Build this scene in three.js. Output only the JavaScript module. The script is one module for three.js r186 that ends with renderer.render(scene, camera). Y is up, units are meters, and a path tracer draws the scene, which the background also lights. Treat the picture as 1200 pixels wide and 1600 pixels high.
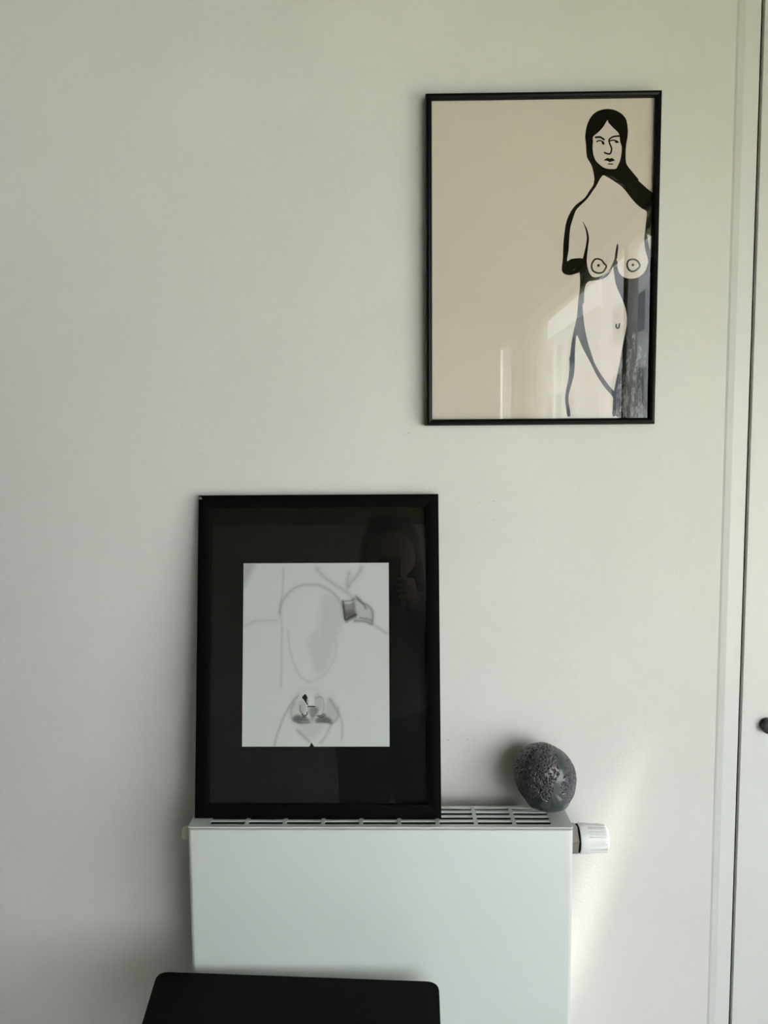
import * as THREE from 'three';
import { mergeGeometries, mergeVertices, toCreasedNormals } from 'three/addons/utils/BufferGeometryUtils.js';
import { RoundedBoxGeometry } from 'three/addons/geometries/RoundedBoxGeometry.js';
import { ImprovedNoise } from 'three/addons/math/ImprovedNoise.js';
import { MarchingCubes } from 'three/addons/objects/MarchingCubes.js';

// ---------- camera, sky, sun, exposure ----------
const E = 1.46;                                   // height of the lens above the floor
const scene = new THREE.Scene();
const renderer = new THREE.WebGLRenderer({ antialias: true });
renderer.toneMapping = THREE.LinearToneMapping;
renderer.toneMappingExposure = 2.08;
renderer.shadowMap.enabled = true;
const camera = new THREE.PerspectiveCamera(2 * Math.atan(800 / 1202.46) * 180 / Math.PI, 3 / 4, 0.01, 200);
camera.position.set(0, E, 1.25);
camera.rotation.set(-0.08341, 0.016206, -0.006858, 'YXZ');

scene.background = new THREE.Color().setRGB(4.6, 4.75, 4.9);   // bright overcast sky
const sun = new THREE.DirectionalLight(new THREE.Color().setRGB(1, 0.95, 0.86), 9.8);
sun.position.set(0.4 + 3.72, 11.28, 2.2); sun.target.position.set(0.4, 0, 1.0); sun.shadow.radius = 3.2;
sun.castShadow = true; sun.shadow.mapSize.set(2048, 2048); sun.shadow.bias = -0.0005; sun.shadow.normalBias = 0.01;
Object.assign(sun.shadow.camera, { left: -8, right: 8, top: 8, bottom: -8, near: 1, far: 40 });
scene.add(sun, sun.target);

// ---------- helpers ----------
let seed = 7;
const rnd = () => { seed = (seed * 1664525 + 1013904223) >>> 0; return seed / 4294967296; };
const used = {};
function numbered(n) { const k = used[n] = (used[n] ?? -1) + 1; return k ? n + '_' + String(k).padStart(3, '0') : n; }
function shade(o) { o.castShadow = true; o.receiveShadow = true; return o; }
function mesh(name, geo, mat, parent = scene, label) {
  const m = shade(new THREE.Mesh(Array.isArray(geo) ? mergeGeometries(geo.map((g) => { const q = g.index ? g.toNonIndexed() : g; for (const k of Object.keys(q.attributes)) if (!['position', 'normal', 'uv'].includes(k)) q.deleteAttribute(k); return q; })) : geo, mat));
  m.name = parent === scene ? numbered(name) : name;
  if (label) m.userData.label = label;
  parent.add(m); return m;
}
function thing(name, label, category, [x, y, z] = [0, 0, 0], group) {
  const g = new THREE.Group(); g.name = numbered(name); g.position.set(x, y, z);
  g.userData = { label, category }; if (group) g.userData.group = group;
  scene.add(g); return g;
}
function struct(name, geo, mat) { const m = mesh(name, geo, mat); m.name = name; m.userData.kind = 'structure'; return m; }
function structGroup(name) { const g = new THREE.Group(); g.name = name; g.userData.kind = 'structure'; scene.add(g); return g; }
function box(x0, x1, y0, y1, z0, z1, r = 0) {
  const w = x1 - x0, h = y1 - y0, d = z1 - z0;
  const g = r ? new RoundedBoxGeometry(w, h, d, 3, r) : new THREE.BoxGeometry(w, h, d);
  return g.translate((x0 + x1) / 2, (y0 + y1) / 2, (z0 + z1) / 2);
}
const pts = (s) => s.split(' ').map((p) => p.split(',').map(Number));
const noise = new ImprovedNoise();
const fbm = (x, y, z, n = 4) => { let a = 0, k = 0.5; for (let i = 0; i < n; i++) { a += k * noise.noise(x, y, z); x *= 2.03; y *= 2.03; z *= 2.03; k *= 0.5; } return a; };
function dataTex(w, h, f, srgb) {
  const d = new Uint8Array(w * h * 4);
  for (let y = 0; y < h; y++) for (let x = 0; x < w; x++) { const c = f(x / w, y / h), i = (y * w + x) * 4; d[i] = c[0]; d[i + 1] = c[1]; d[i + 2] = c[2]; d[i + 3] = 255; }
  const t = new THREE.DataTexture(d, w, h); t.magFilter = t.minFilter = THREE.LinearFilter; t.wrapS = t.wrapT = THREE.RepeatWrapping;
  if (srgb) t.colorSpace = THREE.SRGBColorSpace; t.needsUpdate = true; return t;
}
const lin = (r, g, b) => new THREE.Color().setRGB(r, g, b);
const std = (o) => new THREE.MeshStandardMaterial(o);
const phys = (o) => new THREE.MeshPhysicalMaterial(o);
function worldUV(g, s = 1) {                        // uv in metres from the dominant axis of each face
  const q = g.index ? g.toNonIndexed() : g, p = q.attributes.position, n = q.attributes.normal, uv = new Float32Array(p.count * 2);
  for (let i = 0; i < p.count; i++) {
    const ax = Math.abs(n.getX(i)), ay = Math.abs(n.getY(i)), az = Math.abs(n.getZ(i));
    const [u, v] = az >= ax && az >= ay ? [p.getX(i), p.getY(i)] : ax >= ay ? [p.getZ(i), p.getY(i)] : [p.getX(i), p.getZ(i)];
    uv[2 * i] = u * s; uv[2 * i + 1] = v * s;
  }
  q.setAttribute('uv', new THREE.BufferAttribute(uv, 2)); return q;
}

// ---------- materials ----------
const tile = (u, v, f, oct) => {                    // tileable noise: mixes four shifted copies
  const n = (a, b) => fbm(a * f, b * f, f * 0.37, oct), s = (t) => t * t * (3 - 2 * t), a = s(u), b = s(v);
  return (n(u, v) * (1 - a) + n(u - 1, v) * a) * (1 - b) + (n(u, v - 1) * (1 - a) + n(u - 1, v - 1) * a) * b;
};
const rollerBump = dataTex(512, 512, (u, v) => { const k = 128 + 230 * tile(u, v, 70, 3) + 90 * tile(u, v, 9, 3); const c = Math.max(0, Math.min(255, k)); return [c, c, c]; });
rollerBump.repeat.set(3, 3);
const wallTone = dataTex(512, 512, (u, v) => { const k = 7 * tile(u, v, 5, 4) + 3 * tile(u, v, 60, 2); return [231 + k, 230 + k, 225.5 + k]; }, true);
const M = {
  wall: std({ color: 0xffffff, map: wallTone, bumpMap: rollerBump, bumpScale: 0.00016, roughness: 0.62 }),
  roomWall: std({ color: lin(0.20, 0.20, 0.185), roughness: 0.8 }),
  ceiling: phys({ color: lin(0.085, 0.080, 0.034), roughness: 0.95, specularIntensity: 0.2 }),
  floor: std({ color: lin(0.19, 0.20, 0.195), roughness: 0.55 }),
  joinery: std({ color: lin(0.80, 0.80, 0.785), roughness: 0.42 }),
  seal: phys({ color: lin(0.006, 0.005, 0.005), roughness: 0.8, specularIntensity: 0.2 }),
  enamel: phys({ color: lin(0.70, 0.745, 0.715), roughness: 0.34, clearcoat: 0.25, clearcoatRoughness: 0.25 }),
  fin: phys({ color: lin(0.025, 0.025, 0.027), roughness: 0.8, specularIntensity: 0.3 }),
  nickel: std({ color: lin(0.50, 0.475, 0.43), metalness: 1, roughness: 0.5 }),
  knobWhite: phys({ color: lin(0.86, 0.86, 0.855), roughness: 0.38, clearcoat: 0.3, clearcoatRoughness: 0.3 }),
  cream: std({ color: lin(0.82, 0.76, 0.68), roughness: 0.5 }),
  blackGloss: phys({ color: lin(0.0035, 0.0035, 0.0035), roughness: 0.3, specularIntensity: 0.35 }),
  blackMatt: phys({ color: lin(0.0022, 0.0022, 0.0022), roughness: 0.6, specularIntensity: 0.12 }),
  card: phys({ color: lin(0.0065, 0.0065, 0.0065), roughness: 0.9, specularIntensity: 0.2 }),
  board: std({ color: lin(0.30, 0.22, 0.15), roughness: 0.9 }),
  glass: phys({ color: 0xffffff, transmission: 1, thickness: 0, roughness: 0, ior: 1.45 }),
  glassThin: phys({ color: 0xffffff, transmission: 1, thickness: 0, roughness: 0, ior: 1.58 }),
  window: phys({ color: 0xffffff, transmission: 1, thickness: 0, roughness: 0, ior: 1.45 }),
  darkMetal: std({ color: lin(0.045, 0.045, 0.047), metalness: 0.7, roughness: 0.45 }),
  steel: std({ color: lin(0.55, 0.55, 0.55), metalness: 1, roughness: 0.3 }),
  seat: phys({ color: lin(0.0035, 0.0035, 0.0036), roughness: 0.62, specularIntensity: 0.16 }),
  frameWhite: std({ color: lin(0.72, 0.72, 0.71), roughness: 0.4 }),
  curtain: phys({ color: lin(0.75, 0.74, 0.72), transmission: 0.5, thickness: 0, roughness: 0.95, side: THREE.DoubleSide }),
};

// ---------- the room ----------
const XL = -2.7, XR = 1.3, ZB = 6.6, HC = 2.70, T = 0.16;
const DX = 0.5634, GAP = 0.0050;
const wallBack = struct('wall_back', worldUV(box(XL - T, DX, 0, HC, -T, 0)), M.wall);
struct('floor', worldUV(box(XL - T, XR + T, -0.2, 0, -0.8, ZB + T)), M.floor);
const RL = [0.956, 1.026, 0.205, 0.315], CT = 0.05;      // narrow roof light near the wall
struct('ceiling', mergeGeometries([box(XL - T, RL[0], HC, HC + CT, -0.8, ZB + T), box(RL[1], XR + T, HC, HC + CT, -0.8, ZB + T), box(RL[0], RL[1], HC, HC + CT, -0.8, RL[2]), box(RL[0], RL[1], HC, HC + CT, RL[3], ZB + T)]), M.ceiling);
{ const w = structGroup('window_5'); mesh('window_frame', [box(RL[0] - 0.02, RL[0], HC + CT, HC + CT + 0.015, RL[2] - 0.02, RL[3] + 0.02), box(RL[1], RL[1] + 0.02, HC + CT, HC + CT + 0.015, RL[2] - 0.02, RL[3] + 0.02), box(RL[0], RL[1], HC + CT, HC + CT + 0.015, RL[2] - 0.02, RL[2]), box(RL[0], RL[1], HC + CT, HC + CT + 0.015, RL[3], RL[3] + 0.02)], M.frameWhite, w);
  mesh('pane', new THREE.PlaneGeometry(RL[1] - RL[0], RL[3] - RL[2]).rotateX(-Math.PI / 2).translate((RL[0] + RL[1]) / 2, HC + CT + 0.008, (RL[2] + RL[3]) / 2), M.window, w); }
struct('wall_left', worldUV(box(XL - T, XL, 0, HC, 0, ZB)), M.roomWall);
{ // wall behind the photographer, with a tall narrow window
  const a = 1.04, b = 1.18;
  struct('wall_front', mergeGeometries([box(XL - T, a, 0, HC, ZB, ZB + T), box(b, XR + T, 0, HC, ZB, ZB + T), box(a, b, 0, 0.15, ZB, ZB + T), box(a, b, 2.46, HC, ZB, ZB + T)].map((g) => worldUV(g))), M.roomWall);
}
const ZS = [0.60, 2.10, 3.4, 6.3], SILL = 0.55, HEADS = [1.70, 2.66, 2.66];
struct('wall_right', mergeGeometries([
  box(XR, XR + T, 0, HC, -0.8, ZS[0]), box(XR, XR + T, 0, HC, ZS[3], ZB + T),
  box(XR, XR + T, 0, SILL, ZS[0], ZS[3]), ...HEADS.map((h, i) => box(XR, XR + T, h, HC, ZS[i], ZS[i + 1]))].map((g) => worldUV(g))), M.wall);
// shallow cupboard carcass behind the door
struct('wall_cupboard', mergeGeometries([box(DX - 0.1, XR, 0, HC, -0.8, -0.7), box(DX - 0.1, DX - 0.06, 0, HC, -0.7, -T)]), M.wall);
for (let i = 0; i < 3; i++) {
  const w = structGroup('window_' + (i + 1)), z0 = ZS[i], z1 = ZS[i + 1], x = XR + 0.05, f = 0.045, HEAD = HEADS[i];
  const part = (n, g, m) => mesh(n, g, m, w);
  part('window_frame', [box(x, x + 0.06, SILL, HEAD, z0, z0 + f), box(x, x + 0.06, SILL, HEAD, z1 - f, z1), box(x, x + 0.06, SILL, SILL + f, z0 + f, z1 - f), box(x, x + 0.06, HEAD - f, HEAD, z0 + f, z1 - f)], M.frameWhite);
  part('pane', new THREE.PlaneGeometry(z1 - z0 - 2 * f, HEAD - SILL - 2 * f).rotateY(-Math.PI / 2).translate(x + 0.03, (SILL + HEAD) / 2, (z0 + z1) / 2), M.window);
}
{ const w = structGroup('window_4'), z = ZB + 0.06;
  mesh('window_frame', [box(1.04, 1.06, 0.15, 2.46, z, z + 0.05), box(1.16, 1.18, 0.15, 2.46, z, z + 0.05), box(1.06, 1.16, 0.15, 0.17, z, z + 0.05), box(1.06, 1.16, 2.44, 2.46, z, z + 0.05)], M.frameWhite, w);
  mesh('pane', new THREE.PlaneGeometry(0.1, 2.27).rotateY(Math.PI).translate(1.11, 1.305, z + 0.025), M.window, w);
  mesh('curtain', new THREE.PlaneGeometry(0.072, 2.26).rotateY(Math.PI).translate(1.116, 1.305, z - 0.012), M.curtain, w);
}
// architrave beside the cupboard door: bead on the outer edge, then a flat
{ const s = new THREE.Shape(); s.moveTo(0.527, 0);
  s.bezierCurveTo(0.5295, 0.0002, 0.5300, 0.0022, 0.5345, 0.0026); s.bezierCurveTo(0.538, 0.0034, 0.542, 0.0026, 0.546, 0.0026);
  s.lineTo(0.5622, 0.0028); s.lineTo(DX, 0.0018); s.lineTo(DX, 0); s.closePath();
  const g = new THREE.ExtrudeGeometry(s, { depth: HC, bevelEnabled: false, curveSegments: 10 }).rotateX(-Math.PI / 2);
  // shape (x, y) -> world (x, z); extrusion -> up
  const p = g.attributes.position; for (let i = 0; i < p.count; i++) p.setZ(i, -p.getZ(i));
  const idx = g.index ? g.toNonIndexed() : g, q = idx.attributes.position.array; for (let i = 0; i < q.length; i += 9) for (let k = 0; k < 3; k++) [q[i + 3 + k], q[i + 6 + k]] = [q[i + 6 + k], q[i + 3 + k]];
  idx.computeVertexNormals();
  struct('trim_1', toCreasedNormals(idx, 0.6), M.joinery);
}
{ const d = structGroup('door_1');
  mesh('door_panel', box(DX + GAP, 1.296, 0.012, HC - 0.006, -0.022, 0.0026, 0.0012), M.joinery, d);
  mesh('door_seal', [box(DX + 0.0002, DX + GAP - 0.0002, 0.012, HC - 0.006, -0.04, -0.0055), box(DX + GAP - 0.0002, DX + GAP + 0.03, 0.012, HC - 0.006, -0.04, -0.0225)], M.seal, d);
  const kx = 0.6095, ky = E - 0.4605, z0 = 0.0026;
  const prof = [[0.0001, 0], [0.0100, 0], [0.0100, 0.0012], [0.0092, 0.0022], [0.0098, 0.0036], [0.0117, 0.0058], [0.0124, 0.0082], [0.0122, 0.0102], [0.0108, 0.0120], [0.0072, 0.0130], [0.0001, 0.0133]];
  const kn = mesh('door_knob', new THREE.LatheGeometry(prof.map(([r, y]) => new THREE.Vector2(r, y)), 40).rotateX(Math.PI / 2).translate(kx, ky, z0), M.darkMetal, d, 'dark grey round knob');
  mesh('knob_washer', new THREE.CylinderGeometry(0.0126, 0.0132, 0.0010, 40).rotateX(Math.PI / 2).translate(kx, ky, z0 + 0.0005), M.steel, kn);
}
// small scuffs and nicks in the paint
{ const scuffMat = std({ color: lin(0.24, 0.24, 0.23), roughness: 0.9 });
  const scuff = (x, y, w, h) => {
    const s = new THREE.Shape(), n = 9;
    for (let i = 0; i < n; i++) { const a = i / n * 6.2832, r = 0.6 + 0.5 * rnd(); s[i ? 'lineTo' : 'moveTo'](Math.cos(a) * w / 2 * r, Math.sin(a) * h / 2 * r); }
    mesh('scuff_mark', new THREE.ExtrudeGeometry(s, { depth: 0.0003, bevelEnabled: false }).translate(x, E + y, -0.0001), scuffMat, wallBack);
  };
  for (const [x, y, w, h] of scuffSpots()) scuff(x, y, w, h);
}
function scuffSpots() {
  return [[-0.398, -0.288, 0.0016, 0.0008], [-0.391, -0.289, 0.0020, 0.0007], [-0.384, -0.290, 0.0028, 0.0006], [0.084, -0.487, 0.004, 0.0010], [0.116, -0.486, 0.0022, 0.0013], [0.127, -0.4855, 0.0012, 0.0008],
    [0.135, -0.089, 0.0030, 0.0005], [0.158, -0.088, 0.0050, 0.0006], [0.020, 0.023, 0.0045, 0.0008], [0.012, 0.020, 0.0012, 0.001], [-0.575, -0.273, 0.0026, 0.0008], [-0.340, -0.538, 0.0044, 0.0012], [0.158, -0.118, 0.0036, 0.0005]];
}

// ---------- radiator ----------
const RX0 = -0.3239, RX1 = 0.2676, RY = E - 0.5797, RZ0 = 0.044, RZ1 = 0.1161, RH = 0.6;
{ const r = thing('radiator', 'white flat-fronted panel radiator with slotted top grille on the pale wall', 'radiator', [(RX0 + RX1) / 2, RY - RH, 0]);
  const w = (RX1 - RX0) / 2, L = (g) => g;
  // front panel: a rounded pan that stands a hair below the grille
  const sh = new THREE.Shape(), c = 0.006, hw = w, dp = 0.018;
  sh.moveTo(-hw, 0); sh.lineTo(-hw, dp - c); sh.quadraticCurveTo(-hw, dp, -hw + c, dp); sh.lineTo(hw - c, dp); sh.quadraticCurveTo(hw, dp, hw, dp - c); sh.lineTo(hw, 0); sh.closePath();
  const plan = (d0, y0, y1, lip) => {                 // swept U plan with a rounded top edge
    const ring = []; const N = 8;
    const path = (ins) => { const o = [], cc = c; for (let i = 0; i <= N; i++) { const a = Math.PI - i / N * Math.PI / 2; o.push([-hw + cc + (cc - ins) * Math.cos(a), RZ1 - cc + (cc - ins) * Math.sin(a)]); } for (let i = 0; i <= N; i++) { const a = Math.PI / 2 - i / N * Math.PI / 2; o.push([hw - cc + (cc - ins) * Math.cos(a), RZ1 - cc + (cc - ins) * Math.sin(a)]); } return [[-hw + ins, RZ1 - d0], ...o, [hw - ins, RZ1 - d0]]; };
    const levels = [[0, y0], [0, y1 - lip]]; for (let i = 1; i <= 6; i++) { const a = i / 6 * Math.PI / 2; levels.push([lip * (1 - Math.cos(a)), y1 - lip + lip * Math.sin(a)]); }
    const rows = levels.map(([ins, y]) => path(ins).map(([x, z]) => [x, y, z])), n = rows[0].length, pos = [], ix = [];
    rows.forEach((q) => q.forEach((p) => pos.push(...p)));
    for (let i = 0; i + 1 < rows.length; i++) for (let j = 0; j + 1 < n; j++) { const a = i * n + j; ix.push(a, a + 1, a + n + 1, a, a + n + 1, a + n); }
    const last = (rows.length - 1) * n, k = pos.length / 3; pos.push(0, y1, RZ1 - d0); for (let j = 0; j + 1 < n; j++) ix.push(last + j, last + j + 1, k);
    const g = new THREE.BufferGeometry(); g.setAttribute('position', new THREE.Float32BufferAttribute(pos, 3)); g.setIndex(ix);
    const t = g.toNonIndexed(); t.computeVertexNormals(); return toCreasedNormals(t, 0.5);
  };
  mesh('front_panel', plan(0.017, 0.004, RH - 0.0042, 0.0022), M.enamel, r);
  // side panels with rounded vertical edges
  for (const s of [-1, 1]) mesh('side_panel', box(s > 0 ? w - 0.0016 : -w, s > 0 ? w : -w + 0.0016, 0.006, RH - 0.0015, RZ0, RZ1 - 0.012, 0.0007), M.enamel, r);
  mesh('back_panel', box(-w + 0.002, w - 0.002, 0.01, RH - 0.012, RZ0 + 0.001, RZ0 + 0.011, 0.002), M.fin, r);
  // top grille: plate with 9 x 4 rounded slots and a down-turned lip round every slot
  const plate = new THREE.Shape(); const rr = (S, x0, x1, y0, y1, q) => { S.moveTo(x0 + q, y0); S.lineTo(x1 - q, y0); S.quadraticCurveTo(x1, y0, x1, y0 + q); S.lineTo(x1, y1 - q); S.quadraticCurveTo(x1, y1, x1 - q, y1); S.lineTo(x0 + q, y1); S.quadraticCurveTo(x0, y1, x0, y1 - q); S.lineTo(x0, y0 + q); S.quadraticCurveTo(x0, y0, x0 + q, y0); };
  rr(plate, -w, w, RZ0, RZ1 - 0.001, 0.0035);
  const cx = (RX0 + RX1) / 2, lips = [];
  for (let i = 0; i < 9; i++) for (let j = 0; j < 4; j++) {
    const x0 = -0.2919 + i * 0.0593 - cx, z = 0.0553 + j * 0.01495, h = new THREE.Path(); rr(h, x0, x0 + 0.0535, z - 0.0046, z + 0.0046, 0.0026); plate.holes.push(h);
  }
  const g = new THREE.ExtrudeGeometry(plate, { depth: 0.0010, bevelEnabled: true, bevelThickness: 0.0006, bevelSize: 0.0006, bevelSegments: 2, bevelOffset: -0.0006, curveSegments: 5 }).rotateX(Math.PI / 2).translate(0, RH - 0.0006, 0);
  mesh('top_grille', g, M.enamel, r);
  // corrugated convector fins seen through the slots
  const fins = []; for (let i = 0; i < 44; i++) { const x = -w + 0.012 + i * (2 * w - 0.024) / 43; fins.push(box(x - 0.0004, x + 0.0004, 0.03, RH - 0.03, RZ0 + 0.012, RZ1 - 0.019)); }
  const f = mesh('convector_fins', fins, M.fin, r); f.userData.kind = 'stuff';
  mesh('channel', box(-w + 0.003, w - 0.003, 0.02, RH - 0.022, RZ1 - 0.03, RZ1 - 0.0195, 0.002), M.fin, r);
  for (const s of [-1, 1]) mesh('wall_bracket', [box(s * 0.2 - 0.015, s * 0.2 + 0.015, 0.05, RH - 0.06, 0.0, 0.003), box(s * 0.2 - 0.012, s * 0.2 + 0.012, RH - 0.13, RH - 0.1, 0.003, RZ0 + 0.001), box(s * 0.2 - 0.012, s * 0.2 + 0.012, 0.08, 0.11, 0.003, RZ0 + 0.001)], M.enamel, r);
  // thermostat valve on the right end
  const vy = RH - 0.0365, vz = 0.078;
  const nutPts = (rad) => { const s = new THREE.Shape(); for (let i = 0; i < 6; i++) { const a = i * Math.PI / 3 - 0.24; s[i ? 'lineTo' : 'moveTo'](rad * Math.cos(a), rad * Math.sin(a)); } s.closePath(); return s; };
  const lathe = (pr, n = 56) => new THREE.LatheGeometry(pr.map(([q, y]) => new THREE.Vector2(q, y)), n).rotateZ(-Math.PI / 2);
  const nut = new THREE.ExtrudeGeometry(nutPts(0.0222), { depth: 0.010, bevelEnabled: true, bevelThickness: 0.0012, bevelSize: 0.0012, bevelSegments: 2 }).rotateY(Math.PI / 2).translate(w + 0.0022, vy, vz);
  const stem = lathe([[0.0001, -0.02], [0.0135, -0.02], [0.0135, 0.004], [0.0155, 0.005], [0.0155, 0.017], [0.0001, 0.017]]).translate(w, vy, vz);
  const nm = mesh('valve_nut', [nut, stem], M.nickel, r, 'nickel hexagonal valve nut');
  mesh('nut_ring', lathe([[0.0001, 0.0135], [0.0215, 0.0135], [0.0215, 0.0158], [0.0001, 0.0158]]).translate(w, vy, vz), M.seal, nm);
  // knob: smooth collar, then a fluted grip with a domed end
  const R = 0.0232, kg = [];
  kg.push(lathe([[0.0001, 0.0158], [R - 0.0012, 0.0158], [R, 0.017], [R, 0.0285], [R - 0.0008, 0.0292], [0.0001, 0.0292]]).translate(w, vy, vz));
  { const NA = 192, prof = []; const nl = 16;
    for (let i = 0; i <= nl; i++) { const t = i / nl; const x = 0.029 + 0.0325 * t; let q = R - 0.0006 - 0.0016 * t; if (t > 0.86) q -= 0.0045 * Math.pow((t - 0.86) / 0.14, 2.2); prof.push([x, q, t]); }
    const pos = [], ix = [];
    prof.forEach(([x, q, t]) => { for (let k = 0; k < NA; k++) { const a = k / NA * 2 * Math.PI, m = ((a / (2 * Math.PI) * 16) % 1 + 1) % 1; const gr = Math.max(0, 1 - Math.abs(m - 0.5) / 0.16); const d = t < 0.04 ? 0 : t > 0.97 ? 0.3 : 1; pos.push(x, (q - 0.0018 * d * Math.min(1, gr * 1.6)) * Math.cos(a), (q - 0.0018 * d * Math.min(1, gr * 1.6)) * Math.sin(a)); } });
    for (let i = 0; i + 1 < prof.length; i++) for (let k = 0; k < NA; k++) { const a = i * NA + k, b = i * NA + (k + 1) % NA; ix.push(a, b, a + NA, b, b + NA, a + NA); }
    const e = pos.length / 3, last = (prof.length - 1) * NA; pos.push(0.0622, 0, 0); for (let k = 0; k < NA; k++) ix.push(last + k, last + (k + 1) % NA, e);
    let gg = new THREE.BufferGeometry(); gg.setAttribute('position', new THREE.Float32BufferAttribute(pos, 3)); gg.setIndex(ix); gg = gg.toNonIndexed(); gg.computeVertexNormals(); gg = toCreasedNormals(gg, 0.5);
    gg.setAttribute('uv', new THREE.Float32BufferAttribute(new Float32Array(gg.attributes.position.count * 2), 2));
    kg.push(gg.translate(w, vy, vz)); }
  mesh('thermostat_knob', kg, M.knobWhite, r, 'white fluted thermostat knob');
  // blanking plug on the left end
  const plug = new THREE.LatheGeometry([[0.0001, 0], [0.0095, 0], [0.0088, 0.010], [0.0102, 0.0112], [0.0104, 0.0160], [0.0094, 0.0186], [0.0060, 0.0198], [0.0001, 0.0200]].map(([q, y]) => new THREE.Vector2(q, y)), 28).rotateZ(Math.PI / 2).translate(-w, RH - 0.030, 0.075);
  mesh('blanking_plug', plug, M.cream, r, 'beige plug on the left end');
}

// ---------- picture frames ----------
function mitred(w, h, profile, x0 = 0, y0 = 0) {      // four rails; profile = [[inset from the outer edge, depth], ...] from outside back to inside back
  const corners = [[x0, y0], [x0 + w, y0], [x0 + w, y0 + h], [x0, y0 + h]], dirs = [[1, 1], [-1, 1], [-1, -1], [1, -1]], out = [];
  for (let s = 0; s < 4; s++) {
    const e = (s + 1) % 4, pos = [], n = profile.length;
    const P = (c, [i, z]) => [corners[c][0] + dirs[c][0] * i, corners[c][1] + dirs[c][1] * i, z];
    for (let k = 0; k < n; k++) { const a = P(s, profile[k]), b = P(e, profile[k]), c = P(e, profile[(k + 1) % n]), d = P(s, profile[(k + 1) % n]); pos.push(...a, ...b, ...c, ...a, ...c, ...d); }
    for (const c of [s, e]) for (let k = 1; k + 1 < n; k++) { const t = [P(c, profile[0]), P(c, profile[k]), P(c, profile[k + 1])]; if (c === e) t.reverse(); pos.push(...t.flat()); }
    const g = new THREE.BufferGeometry(); g.setAttribute('position', new THREE.Float32BufferAttribute(pos, 3)); g.computeVertexNormals();
    out.push(toCreasedNormals(g, 0.55));
  }
  return out;
}
function sheet(x0, x1, y0, y1, z0, z1, ux0 = x0, ux1 = x1, uy0 = y0, uy1 = y1) {   // board whose front carries uv from the given rectangle
  const g = new THREE.BoxGeometry(x1 - x0, y1 - y0, z1 - z0).translate((x0 + x1) / 2, (y0 + y1) / 2, (z0 + z1) / 2), p = g.attributes.position, uv = g.attributes.uv;
  for (let i = 0; i < p.count; i++) uv.setXY(i, (p.getX(i) - ux0) / (ux1 - ux0), (p.getY(i) - uy0) / (uy1 - uy0));
  return g;
}
function canvasTex(c) { const t = new THREE.CanvasTexture(c); t.colorSpace = THREE.SRGBColorSpace; t.magFilter = THREE.LinearFilter; t.anisotropy = 8; return t; }
function smooth(ctx, p, closed) {                     // smooth curve through the points
  const n = p.length, at = (i) => closed ? p[(i + n) % n] : p[Math.max(0, Math.min(n - 1, i))];
  ctx.moveTo(...p[0]);
  for (let i = 0; i < (closed ? n : n - 1); i++) {
    const a = at(i - 1), b = at(i), c = at(i + 1), d = at(i + 2), k = 0.15;
    ctx.bezierCurveTo(b[0] + (c[0] - a[0]) * k, b[1] + (c[1] - a[1]) * k, c[0] - (d[0] - b[0]) * k, c[1] - (d[1] - b[1]) * k, c[0], c[1]);
  }
}

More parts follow.
